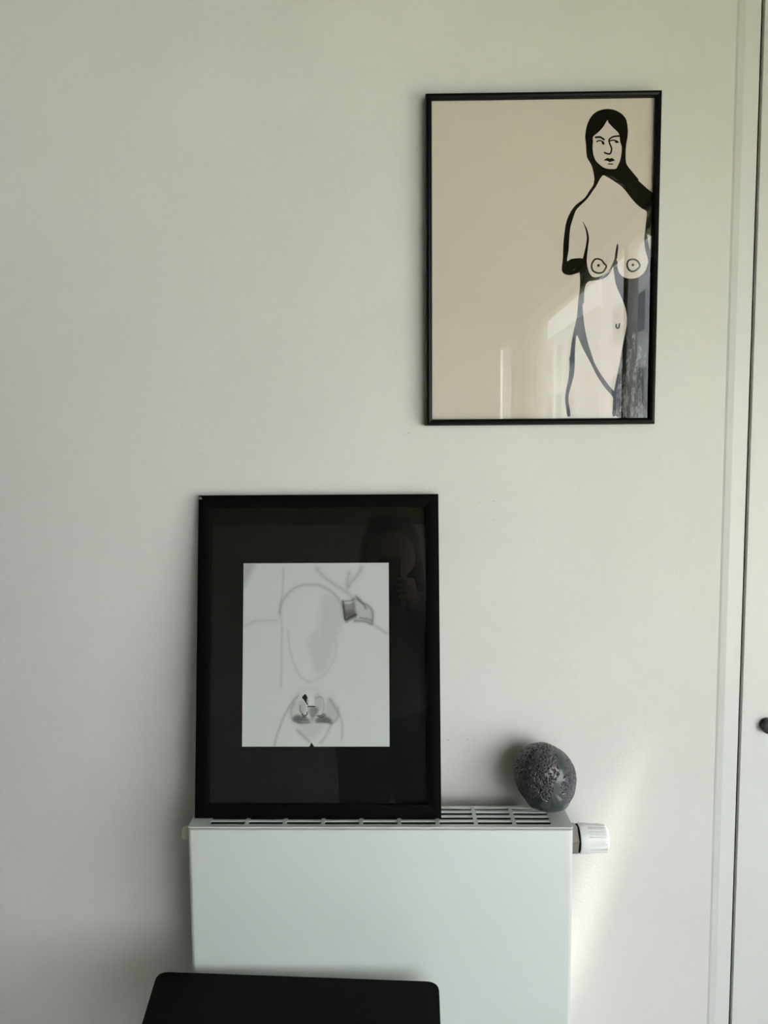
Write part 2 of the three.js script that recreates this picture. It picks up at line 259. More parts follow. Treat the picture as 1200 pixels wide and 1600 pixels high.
// the ink drawing of the hung picture, outlines in millimetres from the frame's lower left corner
const INK = {
  hair: '262,377.6 259,393.2 255.7,401.6 249.7,412 247.8,430.7 246.5,443.1 249,458.5 254.6,470.8 263.5,478.9 276.2,482.6 289,481.6 299.7,476.8 307.8,469 310.6,460.8 311.9,450.5 311.5,440.2 309.6,427.8 309.2,413.4 310.7,400.9 318.4,390.4 329.3,377.8 329.9,375.1 343.2,363.4 354,355 359.4,349.1 360.6,293.4 346.1,293.6 341.2,291.3 341.7,300.3 343,314.5 343.5,328.1 336,333.3 327.9,339.8 319.9,348.3 311.1,359.3 303.7,367.1 294.4,373.6 285,379.5 277.1,383.7 273.8,383.2 269.9,378.1 265.5,370.1 261.9,375.9',
  face: '280.2,466.1 274.5,457.1 267.2,449 258.8,441.9 258.6,434.7 258.2,424.3 259.8,414 263.7,405.6 269.1,400.4 275.6,395.6 283.1,393.5 293.8,393.3 296.9,396.9 301,406.2 302.9,417.6 303,425.8 300.5,434.1 299.2,443.4 297,447.6 291.6,452.8 285.1,459.1 281.9,462.7',
  arm: '261.9,377.7 260.2,369.5 255,361.9 247.3,350.4 232.9,339 223.9,326.2 218.7,312.1 216.3,295.3 214.9,278.4 214.4,258.9 213,244.6 213.7,238.7 218.4,234.4 226.4,233.1 234.4,235.2 241,237.7 246.2,246.2 245.4,257.7 236.7,258.7 227.4,257.7 221.1,254.9 223.2,271.8 224.1,290 225.5,305.5 229.9,321 235,333.2 250,347.8 260.3,361.8 265.5,370.1',
  body: '244.4,314.6 247.3,307.9 250.1,298.8 251.3,289.7 250.3,279.3 247.9,267.6 245.4,257.3 242.2,244.9 241,237.7 241.9,222.7 241.4,209.6 239.6,196.5 238.8,183.3 237.9,170.2 235.7,159.6 232.3,143.8 229.8,127.9 228.1,109.3 226.8,104.7 227,90 225.2,70 222.1,54 220.9,40.6 222.4,27.1 224.6,14.1 229.1,14 228.5,23.1 226.3,35.2 226.2,47.3 230,62 233.9,78 235.2,96.6 235.4,113.9 236.1,131.2 238.1,139.8 245.3,125.1 249.4,116.5 260.5,96.4 270.2,77.7 282.6,58.9 295.6,44 296.5,34.6 296.2,14.5 300.2,14 301.9,31.9 301,45.3 298.9,50.7 290.6,60.1 279.6,74.9 267.2,95 259.5,116.4 256,126.4 251.7,143.6 248.8,159.5 247.3,172.7 246.1,187.2 248.1,191.1 248.4,204.3 249.3,213.4 251.9,220 255.8,223.2 263.8,224.4 274.4,226 283.7,230.8 290.2,239.2 294.3,248.3 298.5,256.7 299.6,265.8 300.4,276.2 299.4,280.3 298,277.5 296.3,268.4 294.9,258 292.6,251.6 288.8,243.1 282.3,235.4 274.4,230.9 266.4,229.2 261.1,230.3 256.3,235.6 253.1,244.8 251.7,253.9 252.2,263.7 253.7,278 254.6,288.4 252.8,298.7 248.9,307.9',
  flank: '296.5,256.1 292.9,248.3 295.6,230 297.9,218.2 302.7,206.4 308.3,194.5 312.5,183.9 315.6,172.1 316.2,161.5 315.1,149.7 312.1,133.8 309.7,120.6 308.5,113.3 305.5,93.4 302.4,77.4 298.8,57.4 297.6,48 300.6,31.9 299.5,14 362.9,13.6 361.4,260.6 360,262.6 351.5,259.4 350.4,266.6 347,279.6 344.8,292.6 340.8,291.9 341.1,279.6 343.3,267.9 346.3,258.8 347.3,251 346.8,249 344.6,241.2 339.4,233.5 331.6,228.3 322.3,226.5 314.3,227.4 306.9,230.9 301.9,237.1 299.6,245.6 300,252.1',
  ring1: '263.3,255.8 260.1,250.6 259.5,244.7 262.3,238.8 269,235.9 276.3,236.7 280.8,241.9 282.3,246.8 278.7,250.4 275.3,255 269.9,257.4 265.3,257.1',
  ring2: '317.1,254.6 314.7,249.4 316,242.8 320.7,238.2 326.7,238.5 332.6,242.7 334.5,247.2 331.7,252.4 327,255.7 321.7,256.1',
  dot1: '270.1,247.5',
  dot2: '323.6,247.6',
  navel: '299.6,156.4 299.3,152.4 301.4,150.4 303.7,152.1 304.3,157',
  browl: '262.6,440.8 268.9,441.2 272.7,439.4 275.4,437.5',
  eyel: '264.6,434.4 267.4,435.8 271.2,435.5 274.9,433.2',
  pupl: '274.1,432.4',
  nose: '299.3,442.4 291.8,441.9 286,439.7 283.2,435.9 284.8,430.2 287.3,424.5 286.9,419.3 284.8,415.9 280,416.5 276.8,417.9',
  eyer: '284.5,435.2 289.3,436.3 293.5,435.5 297.5,433.5',
  pupr: '294.9,433.6',
  mouth: '275.9,406.3 280.7,409.6 284.9,408.9 288.3,409.5 292.7,406.1 288.4,404.7 285,403.7 280.9,405.6',
  lip: '282.7,401 286.2,400.8 289.4,400.5',
  collar: '276.8,384.7 286.5,382.5 295.1,377.2 301.6,371.4 307.1,367.7',
  streak: '327.5,130.4 322,106.5 318.3,89.3 313.3,72 306.9,53.3 336.6,114.4 333,93.1 328.6,77.2 346.2,101 341.2,86.4 336.4,58.4 336.1,39.7 327.9,46.4 326.4,21 312.4,47.9 310,31.8 319.3,39.8 315.6,22.4 342.6,20.8 333.2,16.9',
};
function inkDrawing(W, H, K) {
  const cv = document.createElement('canvas'); cv.width = Math.round(W * K); cv.height = Math.round(H * K);
  const c = cv.getContext('2d'), map = (s) => pts(s).map(([x, y]) => [x * K, (H - y) * K]);
  c.fillStyle = '#dcd3c7'; c.fillRect(0, 0, cv.width, cv.height);
  const fill = (s, col) => { c.beginPath(); smooth(c, map(s), true); c.closePath(); c.fillStyle = col; c.fill(); };
  const ink = '#080808', skin = '#dbd1c9';
  c.lineJoin = c.lineCap = 'round';
  const stroke = (s, w, col = ink, closed) => { c.beginPath(); smooth(c, map(s), closed); if (closed) c.closePath(); c.lineWidth = w * K; c.strokeStyle = col; c.stroke(); };
  // paper a touch pinker inside the figure
  c.save(); c.beginPath(); for (const [x, y] of pts('268,375 250,345 230,325 224,300 222,260 242,258 248,210 243,150 236,60 228,14 300,14 312,80 318,160 306,200 344,240 345,325 300,366')) c.lineTo(x * K, (H - y) * K); c.closePath(); c.fillStyle = skin; c.fill(); c.restore();
  fill(INK.flank, '#141313');
  // dry brush over the dark flank
  c.save(); c.beginPath(); smooth(c, map(INK.flank), true); c.closePath(); c.clip();
  let sd = 11; const r = () => { sd = (sd * 1664525 + 1013904223) >>> 0; return sd / 4294967296; };
  for (let i = 0; i < 1500; i++) {
    const t = Math.pow(r(), 0.75), y = 150 - 140 * t, x = 316 - 8 * t + (r() - 0.28) * (26 + 26 * t), streak = Math.max(0, Math.sin(x * 0.52 + 1.4 * Math.sin(y * 0.05)) + 0.35 + 0.9 * fbm(x * 0.12, y * 0.03, 4));
    if (r() > streak * (0.20 + 0.9 * t)) continue;
    const a = -1.75 + (r() - 0.5) * 0.5 + 0.25, l = 3 + 9 * r(), g = 70 + 110 * r() * (0.5 + 0.5 * t);
    c.strokeStyle = `rgba(${g},${g},${g * 0.985},${0.25 + 0.3 * r()})`; c.lineWidth = (0.3 + 1.3 * r()) * K;
    c.beginPath(); c.moveTo(x * K, (H - y) * K); c.lineTo((x + Math.cos(a) * l * 0.8) * K, (H - y - Math.sin(a) * l) * K); c.stroke();
  }
  const sp = pts(INK.streak); sp.forEach(([x, y], i) => { for (let k = 0; k < 26; k++) { const g = 105 + 75 * r(); c.fillStyle = `rgba(${g},${g},${g},0.34)`; c.beginPath(); c.ellipse((x + (r() - 0.5) * 4.5) * K, (H - y + (r() - 0.5) * 22) * K, (0.3 + 0.9 * r()) * K, (0.6 + 3.2 * r()) * K, 0.22, 0, 7); c.fill(); } });
  c.restore();
  fill(INK.hair, ink); fill(INK.arm, ink); fill(INK.body, ink); fill(INK.face, skin);
  stroke(INK.browl, 2.7); stroke(INK.eyel, 1.8); stroke(INK.nose, 2.3); stroke(INK.eyer, 1.8); stroke(INK.lip, 1.5);
  const dot = (s, rx, ry, a = 0) => { const [[x, y]] = map(s); c.beginPath(); c.ellipse(x, y, rx * K, ry * K, a, 0, 7); c.fillStyle = ink; c.fill(); };
  dot(INK.pupl, 1.9, 2.9, -0.5); dot(INK.pupr, 2.6, 1.7, 0.3); fill(INK.mouth, ink);
  stroke(INK.ring1, 2.5, ink, true); stroke(INK.ring2, 2.5, ink, true); dot(INK.dot1, 2.1, 2.1); dot(INK.dot2, 2.1, 1.9); stroke(INK.navel, 2.2);
  for (let i = 0; i < 60; i++) { const q = pts(INK.collar), k = Math.min(q.length - 2, Math.floor(r() * (q.length - 1))), t = r(), x = q[k][0] + (q[k + 1][0] - q[k][0]) * t, y = q[k][1] + (q[k + 1][1] - q[k][1]) * t + (r() - 0.5) * 3; const g = 60 + 80 * r(); c.strokeStyle = `rgba(${g},${g + 4},${g},0.35)`; c.lineWidth = 0.5 * K; c.beginPath(); c.moveTo(x * K, (H - y) * K); c.lineTo((x + 4) * K, (H - y + 2.6) * K); c.stroke(); }
  { const [x, y] = pts(INK.arm)[16]; for (let i = 0; i < 6; i++) { c.strokeStyle = 'rgba(170,170,165,0.25)'; c.lineWidth = 0.5 * K; c.beginPath(); c.moveTo((229 + i * 0.5) * K, (H - 239.5 - i * 0.5) * K); c.lineTo((232 + i * 0.8) * K, (H - 241.5 - i * 0.4) * K); c.stroke(); } }
  return canvasTex(cv);
}
{ const X0 = 0.0481, X1 = 0.4096, Y0 = 0.0345, Y1 = 0.5415, W = X1 - X0, H = Y1 - Y0;
  const f = thing('wall_picture', 'ink drawing of a dark-haired figure in a thin black frame, hung on the wall', 'picture', [X0 + W / 2, E + Y0, 0]);
  const prof = [[0, 0.001], [0, 0.0165], [0.0006, 0.0186]];
  for (let i = 0; i <= 6; i++) { const a = Math.PI - i / 6 * Math.PI; prof.push([0.0048 + 0.0040 * Math.cos(a), 0.0188 + 0.0032 * Math.sin(a)]); }
  prof.push([0.0094, 0.0184], [0.0098, 0.0165], [0.0098, 0.0142], [0.0062, 0.0142], [0.0062, 0.001]);
  for (const g of mitred(W, H, prof, -W / 2, 0)) mesh('frame_rail', g, M.blackGloss, f);
  const i = 0.0063;
  const print = phys({ map: inkDrawing(W * 1000, H * 1000, 3.6), roughness: 0.85, specularIntensity: 0.15 });
  mesh('print', sheet(-W / 2 + i, W / 2 - i, i, H - i, 0.0118, 0.0124, -W / 2, W / 2, 0, H), print, f, 'ink drawing on warm off-white paper');
  mesh('glass_pane', new THREE.PlaneGeometry(W - 2 * i, H - 2 * i).translate(0, H / 2, 0.0136), M.glass, f);
  mesh('backing_board', box(-W / 2 + i, W / 2 - i, i, H - i, 0.002, 0.0116), M.board, f);
}

// the pencil drawing of the leaning picture; outlines in millimetres, x from the wall's origin, y up the tilted board
const PENCIL = {
  vline: '-182.2,389.7 -183.1,355.6 -187.2,323.7 -184.3,298.2 -184.8,260.2 -185.2,201.4',
  crown: '-188.3,317.3 -184.1,336.4 -171.3,353.4 -156.3,361.9 -137.0,363.9 -119.9,361.3 -102.7,351.0 -92.0,338.2 -85.6,323.3 -82.4,306.4',
  jawl: '-174.2,289.7 -172.0,264.4 -166.6,243.3 -158.0,224.4 -149.5,213.9 -136.7,208.6',
  jawr: '-97.4,272.6 -98.5,251.6 -107.0,232.7 -117.6,220.1 -130.3,211.7',
  shl: '-243.8,298.4 -231.0,304.7 -213.9,307.2 -190.4,307.2',
  lipl: '-128.5,390.6 -119.9,378.8 -102.7,365.9 -85.6,355.2 -74.9,347.7 -70.7,338.1',
  lipr: '-55.6,393.5 -62.0,380.7 -72.7,367.9 -78.1,358.4 -79.2,368.0 -75.9,385.0',
  corner: '-247.9,396.4 -227.4,397.4 -233.8,385.7 -241.2,368.6 -247.5,355.8',
  tone: '-119.8,344.7 -124.1,319.2 -128.3,293.8 -141.1,281.2 -143.2,264.3 -134.6,243.2 -130.3,226.4 -117.6,226.4 -109.1,243.2 -100.6,270.5 -87.8,297.9 -85.6,317.0 -94.2,338.2 -107.0,348.9',
  eardark: '-86.5,332.7 -74.5,333.5 -68.5,336.0 -66.8,323.3 -63.4,316.5 -66.0,310.6 -74.5,306.4 -82.2,303.0 -84.3,319.1',
  ear: '-65.9,345.4 -54.8,335.1 -42.9,327.4 -38.7,318.1 -40.0,301.2 -48.1,304.2 -60.0,305.9 -68.6,305.9',
  earfold: '-64.2,341.1 -54.9,333.4 -48.9,324.9',
  ctail: '-40.0,300.8 -30.2,295.2 -19.2,287.6 -14.1,285.9',
  skirtl: '-156.7,189.4 -165.8,179.4 -175.0,165.4 -182.0,151.4 -188.1,135.4 -193.1,120.5 -195.0,110.5',
  skirtr: '-94.6,171.3 -92.5,159.3 -88.5,147.3 -87.5,135.3 -88.5,119.4',
  cheekl: '-163.8,177.4 -168.8,165.4 -166.8,150.4 -154.5,145.4',
  cheekr: '-107.8,183.3 -100.7,173.3 -94.6,159.3 -96.6,151.3 -105.7,144.3',
  black: '-151.6,185.4 -146.5,190.6 -143.4,186.4 -141.2,181.4 -142.2,173.9 -144.4,175.4 -148.5,181.4',
  noseline: '-142.4,171.4 -131.2,171.1',
  browl: '-158.6,146.4 -150.5,145.4 -139.3,146.3',
  browr: '-129.1,146.3 -121.0,147.3 -110.8,146.3 -103.7,144.8',
  eyel: '-151.5,159.4 -148.5,156.9 -143.9,158.3 -143.4,162.3',
  eyel2: '-150.5,155.4 -144.9,154.5',
  eyer: '-127.1,156.3 -121.0,157.3 -116.4,160.8',
  eyer2: '-125.1,154.8 -119.0,155.1 -113.9,159.3',
  nosel: '-154.6,172.4 -154.6,165.4 -150.5,158.9',
  noser: '-131.2,183.4 -123.1,186.4 -118.0,182.3 -116.9,170.3 -119.0,162.3 -127.1,157.3 -135.2,156.3 -140.3,161.3 -142.4,170.4',
  mid: '-140.3,169.3 -127.1,169.3 -127.1,159.3 -133.2,153.3 -135.2,145.3 -137.3,153.3',
  neckl: '-159.6,134.4 -150.4,126.4 -143.3,119.4 -139.2,115.4',
  neckr: '-105.7,143.3 -109.8,132.4 -113.8,125.4 -117.9,118.4 -123.0,114.4',
  notch: '-140.2,108.0 -136.4,115.4 -131.6,108.0',
};
function pencilDrawing(x0, x1, y0, y1, K) {
  const cv = document.createElement('canvas'); cv.width = Math.round((x1 - x0) * K); cv.height = Math.round((y1 - y0) * K);
  const c = cv.getContext('2d'), map = (s) => pts(s).map(([x, y]) => [(x - x0) * K, (y1 - y) * K]);
  c.fillStyle = '#cfd4d0'; c.fillRect(0, 0, cv.width, cv.height);
  c.lineCap = c.lineJoin = 'round';
  const soft = (s, w, a, col = '70,72,72') => { c.save(); for (const [f, b, q] of [[0.85, 0.42, 0.42], [0.30, 0.14, 0.34]]) { c.filter = `blur(${w * b * K}px)`; c.beginPath(); smooth(c, map(s)); c.lineWidth = w * K * f; c.strokeStyle = `rgba(${col},${Math.min(1, a * q)})`; c.stroke(); } c.restore(); };
  const area = (s, a, blur, col = '70,72,72') => { c.save(); c.filter = `blur(${blur * K}px)`; c.beginPath(); smooth(c, map(s), true); c.closePath(); c.fillStyle = `rgba(${col},${a})`; c.fill(); c.restore(); };
  // faint overall tone of the sheet and the smudged planes
  area(PENCIL.tone, 0.085, 3.2);
  const P = PENCIL;
  area(P.eardark, 0.40, 1.3, '66,60,60'); area('-84,320 -80,310 -72,312 -66,318 -72,325', 0.35, 2.2, '50,46,46'); area('-68,345 -66,322 -72,330', 0.25, 2.0, '60,54,56'); area(P.ear, 0.15, 2.0, '80,76,76');
  area(P.corner, 0.22, 3.0, '80,74,76');
  soft(P.vline, 3.6, 0.26); soft(P.crown, 5, 0.42); soft(P.jawl, 4.5, 0.20); soft(P.jawr, 4.5, 0.14); soft(P.shl, 5.5, 0.22);
  soft(P.lipl, 7, 0.34); soft(P.lipr, 7, 0.42, '92,80,82'); soft(P.earfold, 3.4, 0.7, '40,40,42'); soft(P.ctail, 4.5, 0.4, '84,74,78');
  soft('-86.8,337.8 -84.7,324 -82.6,308 -75,311.3 -66,315.6', 3.0, 1.25, '22,20,20'); soft('-86,337 -74,338 -68,341', 3.4, 0.7, '40,38,38'); soft(P.ear, 4.2, 0.7, '48,46,46'); soft('-60,311 -48,309 -40,306', 3, 0.6, '40,38,38');
  for (let i = 0; i < 22; i++) { const q = pts(P.eardark), t = i / 22; c.strokeStyle = 'rgba(20,20,20,0.40)'; c.lineWidth = 0.35 * K; c.beginPath(); const X = -84 + 18 * ((i * 7) % 22) / 22, Y = 309 + 12 * t; c.moveTo((X - x0) * K, (y1 - Y) * K); c.lineTo((X - x0 + 3) * K, (y1 - Y - 7 + 8 * t) * K); c.stroke(); }
  // face at the foot of the sheet
  area('-168,176 -157,188 -150,160 -150,150 -165,150', 0.10, 4); area('-108,187 -97,168 -96,156 -107,149 -118,160', 0.17, 4);
  area('-166,154 -158,158 -141,152 -141,148 -163,147.5', 0.6, 1.8, '50,48,48'); area('-130,152 -117,157 -104,150 -108,146.5 -129,148', 0.6, 1.8, '50,48,48');
  area('-132,187 -124,190 -119,186 -118,174 -120,166 -130,162', 0.20, 2.0, '84,76,78'); area(P.mid, 0.46, 1.7, '56,54,54'); area('-158,147 -138,118 -112,147', 0.10, 4); area('-155,180 -146,178 -145.5,163 -152,163', 0.20, 1.8, '80,72,74'); area('-160,186 -146,196 -124,192 -110,184 -128,200 -150,202', 0.07, 3);
  soft(P.skirtl, 4, 0.46); soft(P.skirtr, 4, 0.36); soft(P.cheekl, 5, 0.42); soft(P.cheekr, 5, 0.5);
  soft(P.browl, 3.2, 0.8, '40,38,38'); soft(P.browr, 3.2, 0.8, '40,38,38'); soft(P.nosel, 2.4, 1.0, '60,60,60'); soft(P.noser, 1.6, 0.5);
  soft(P.eyel, 1.4, 2.2, '14,14,14'); soft(P.eyel2, 1.2, 2.0, '14,14,14'); soft(P.eyer, 1.2, 2.0, '20,20,20'); soft(P.eyer2, 1.1, 1.8, '20,20,20'); soft(P.noseline, 1.0, 2.4, '12,12,12');
  soft(P.neckl, 5, 0.5); soft(P.neckr, 5, 0.38);
  c.fillStyle = '#161616'; c.beginPath(); smooth(c, map(P.black), true); c.fill();
  area('-143.5,184 -133.5,186 -133,175.5 -143,175.5', 0.75, 0.25, '214,217,214'); soft(P.noseline, 1.0, 2.4, '12,12,12');
  c.fillStyle = '#050505'; c.beginPath(); for (const q of map(P.notch)) c.lineTo(q[0], q[1] + 2); c.fill();
  // pencil grain
  for (let i = 0; i < 9000; i++) { const g = rnd() < 0.5 ? 90 : 235; c.fillStyle = `rgba(${g},${g},${g},0.05)`; c.fillRect(rnd() * cv.width, rnd() * cv.height, 1 + 3 * rnd(), 1 + 2 * rnd()); }
  return canvasTex(cv);
}
const LEAN = THREE.MathUtils.degToRad(8.7);
{ const X0 = -0.3190, X1 = 0.0675, W = X1 - X0, H = 0.5082, cx = (X0 + X1) / 2;
  const f = thing('leaning_picture', 'pencil drawing on black card in a wide black frame, leaning on the radiator top', 'picture', [cx, RY + 0.0003, 0.0768]);
  f.rotation.x = -LEAN;
  const s = 0.0208;
  const prof = [[0, 0], [0, 0.0152], [0.0003, 0.0158], [0.0010, 0.016], [s - 0.0009, 0.016], [s - 0.0002, 0.0157], [s, 0.015], [s, 0.0112], [s - 0.006, 0.0112], [s - 0.006, 0]];
  mitred(W, H, prof, -W / 2, 0).forEach((g) => mesh('frame_rail', g, M.blackMatt, f));
  const i = s - 0.0058;
  mesh('mount_card', sheet(-W / 2 + i, W / 2 - i, i, H - i, 0.0074, 0.0088), M.card, f, 'black mount card');
  const px0 = -246.6, px1 = -12.9, py0 = 108.7, py1 = 398.5;
  const print = phys({ map: pencilDrawing(px0, px1, py0, py1, 5), roughness: 0.9, specularIntensity: 0.15 });
  mesh('print', sheet(px0 / 1000 - cx, px1 / 1000 - cx, py0 / 1000, py1 / 1000, 0.0088, 0.0092), print, f, 'pale grey-green pencil drawing');
  mesh('glass_pane', new THREE.PlaneGeometry(W - 2 * i, H - 2 * i).translate(0, H / 2, 0.0106), M.glassThin, f);
  mesh('backing_board', box(-W / 2 + i, W / 2 - i, i, H - i, 0.0012, 0.0072), M.board, f);
  // chip in the top left corner of the frame
  const ch = new THREE.Shape(); ch.moveTo(0, 0); ch.lineTo(0.0052, 0.0006); ch.lineTo(0.0046, 0.0028); ch.lineTo(0.0022, 0.0046); ch.lineTo(-0.0001, 0.0042); ch.closePath();
  mesh('chipped_corner', new THREE.ExtrudeGeometry(ch, { depth: 0.0004, bevelEnabled: false }).translate(-W / 2 + 0.0008, H - 0.0068, 0.0159), std({ color: lin(0.22, 0.20, 0.17), roughness: 0.9 }), f, 'bare chip in the black paint');
}

// ---------- pitted stone ball ----------
{ const st = thing('stone_ball', 'dark grey round pitted stone ball resting on the right end of the radiator top', 'stone', [0.2345, RY + 0.0004, 0.0565]);
  // outline seen from the front, degrees -> radius in mm
  const out = [[-46, 433], [194, 355], [324, 235], [394, 75], [399, -55], [344, -255], [254, -385], [134, -432], [-6, -430], [-176, -385], [-286, -255], [-376, -95], [-401, 45], [-381, 195], [-276, 335], [-176, 405]]
    .map(([x, y]) => { const k = 0.1167 * 1.05; return [Math.atan2(y, x), Math.hypot(x, y) * k]; }).sort((a, b) => a[0] - b[0]);
  const rad = (a) => { const n = out.length; for (let i = 0; i < n; i++) { const p = out[i], q = out[(i + 1) % n]; let b = q[0], aa = a; if (i === n - 1) { b += 2 * Math.PI; if (aa < p[0]) aa += 2 * Math.PI; } if (aa >= p[0] && aa <= b) { const t = (aa - p[0]) / (b - p[0]); return p[1] + (q[1] - p[1]) * t * t * (3 - 2 * t); } } return 48; };
  const g = new THREE.IcosahedronGeometry(1, 90), pos = g.attributes.position, N = pos.count, col = new Float32Array(N * 3);
  // pits scattered on the sphere
  const pits = []; let s2 = 99; const r2 = () => { s2 = (s2 * 1664525 + 1013904223) >>> 0; return s2 / 4294967296; };
  for (let i = 0; i < 4200; i++) { const z = 2 * r2() - 1, a = r2() * 6.2832, q = Math.sqrt(1 - z * z); pits.push([q * Math.cos(a), q * Math.sin(a), z, 0.014 + 0.030 * r2() * r2()]); }
  const bins = new Map(), key = (x, y, z) => ((x * 12 | 0) + 20) * 10000 + ((y * 12 | 0) + 20) * 100 + (z * 12 | 0) + 20;
  for (const p of pits) for (let dx = -1; dx <= 1; dx++) for (let dy = -1; dy <= 1; dy++) for (let dz = -1; dz <= 1; dz++) { const k = key(p[0] + dx / 12, p[1] + dy / 12, p[2] + dz / 12); let b = bins.get(k); if (!b) bins.set(k, b = new Set()); b.add(p); }
  const sst = (a, b, x) => { const t = Math.max(0, Math.min(1, (x - a) / (b - a))); return t * t * (3 - 2 * t); };
  for (let i = 0; i < N; i++) {
    const x = pos.getX(i), y = pos.getY(i), z = pos.getZ(i), rho = Math.hypot(x, y);
    const base = 47.3 + (rad(Math.atan2(y, x)) - 47.3) * sst(0.1, 0.75, rho);
    // smooth glassy runs: a flowing band on the right of the front, a plain patch low on the left
    const low = sst(0.15, -0.75, y), cxb = 0.22 + 0.22 * sst(0.0, 0.7, y) - 0.04 * low, hwb = 0.11 + 0.27 * low + 0.07 * sst(0.3, 0.8, y), wob = 0.10 * fbm(x * 3 + 2, y * 3, z * 3);
    const band = (1 - sst(0.75, 1.05, Math.abs(x - cxb + wob) / hwb)) * sst(0.05, 0.25, z);
    const plain = sst(0.0, 0.30, fbm(x * 1.9 + 5, y * 1.9, z * 1.9) + 0.20 - Math.hypot(x + 0.28, y + 0.42) * 0.55) * sst(-0.1, 0.2, z) + sst(-0.72, -0.9, y);
    const sm = Math.min(1, band + plain);
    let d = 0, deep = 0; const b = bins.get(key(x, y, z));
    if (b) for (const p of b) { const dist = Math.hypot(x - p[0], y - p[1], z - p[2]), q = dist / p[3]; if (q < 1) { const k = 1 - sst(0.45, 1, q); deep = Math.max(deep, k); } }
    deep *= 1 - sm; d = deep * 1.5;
    const rough = (0.5 * fbm(x * 9, y * 9, z * 9, 3) * (1 - sm)) + 0.9 * fbm(x * 1.6, y * 1.6, z * 1.6, 2);
    const R = (base - d + rough - 0.25 * band * (1 - Math.abs(y))) / 1000;
    pos.setXYZ(i, x * R, y * R, z * R * 0.97);
    const n = 0.5 + 0.5 * fbm(x * 5, y * 5, z * 5 + 3, 4), pur = sst(-0.3, 0.5, x + 0.5 * y);
    let c = [0.024 + 0.036 * n, 0.024 + 0.035 * n, 0.026 + 0.039 * n];
    c = c.map((v, k) => v * (1 + pur * [0.95, 0.80, 1.10][k]));
    const glaze = [0.044, 0.058, 0.056];
    c = c.map((v, k) => v + (glaze[k] - v) * sm);
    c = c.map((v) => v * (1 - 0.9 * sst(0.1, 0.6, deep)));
    col.set(c, i * 3);
  }
  g.setAttribute('color', new THREE.BufferAttribute(col, 3));
  g.deleteAttribute('normal'); g.deleteAttribute('uv');
  const gm = mergeVertices(g, 1e-6); gm.computeVertexNormals(); gm.computeBoundingBox();
  gm.translate(0, -gm.boundingBox.min.y, 0);
  mesh('stone', gm, phys({ vertexColors: true, roughness: 0.42, clearcoat: 0.55, clearcoatRoughness: 0.18 }), st);
}

// ---------- stool ----------
{ const y = E - 0.80, stt = thing('stool', 'black stool with a flat rounded-corner top standing in front of the radiator', 'stool', [-0.155, 0, 0.32]);
  const C = [[-0.3715, 0.1345], [0.0600, 0.1545], [0.0500, 0.500], [-0.3345, 0.490]].map(([x, z]) => new THREE.Vector2(x + 0.155, z - 0.32));
  const s = new THREE.Shape(), rr = 0.020;
  C.forEach((p, i) => { const a = C[(i + 3) % 4], b = C[(i + 1) % 4], u = p.clone().add(a.clone().sub(p).setLength(rr)), v = p.clone().add(b.clone().sub(p).setLength(rr)); if (i) s.lineTo(u.x, u.y); else s.moveTo(u.x, u.y); s.quadraticCurveTo(p.x, p.y, v.x, v.y); });
  s.closePath();
  const g = new THREE.ExtrudeGeometry(s, { depth: 0.020, bevelEnabled: true, bevelThickness: 0.002, bevelSize: 0.002, bevelOffset: -0.002, bevelSegments: 3, curveSegments: 10 }).rotateX(Math.PI / 2).translate(0, y - 0.002, 0);
  mesh('seat', g, M.seat, stt);
  const L = [[-0.17, -0.14], [0.175, -0.125], [0.15, 0.135], [-0.145, 0.13]];
  for (const [lx, lz] of L) {
    const top = new THREE.Vector3(lx, y - 0.022, lz), bot = new THREE.Vector3(lx * 1.16, 0.0, lz * 1.05), d = bot.clone().sub(top);
    const leg = new THREE.CylinderGeometry(0.011, 0.015, d.length(), 20).applyQuaternion(new THREE.Quaternion().setFromUnitVectors(new THREE.Vector3(0, 1, 0), d.clone().negate().normalize())).translate(...top.clone().add(bot).multiplyScalar(0.5).toArray());
    mesh('leg', leg, M.seat, stt);
  }
  L.forEach(([ax, az], i) => { const [bx, bz] = L[(i + 1) % 4], k = 0.22, a = new THREE.Vector3(ax * 1.1, k, az * 1.03), b = new THREE.Vector3(bx * 1.1, k, bz * 1.03), d = b.clone().sub(a);
    mesh('stretcher', new THREE.CylinderGeometry(0.008, 0.008, d.length(), 16).applyQuaternion(new THREE.Quaternion().setFromUnitVectors(new THREE.Vector3(0, 1, 0), d.clone().normalize())).translate(...a.clone().add(b).multiplyScalar(0.5).toArray()), M.seat, stt); });
}

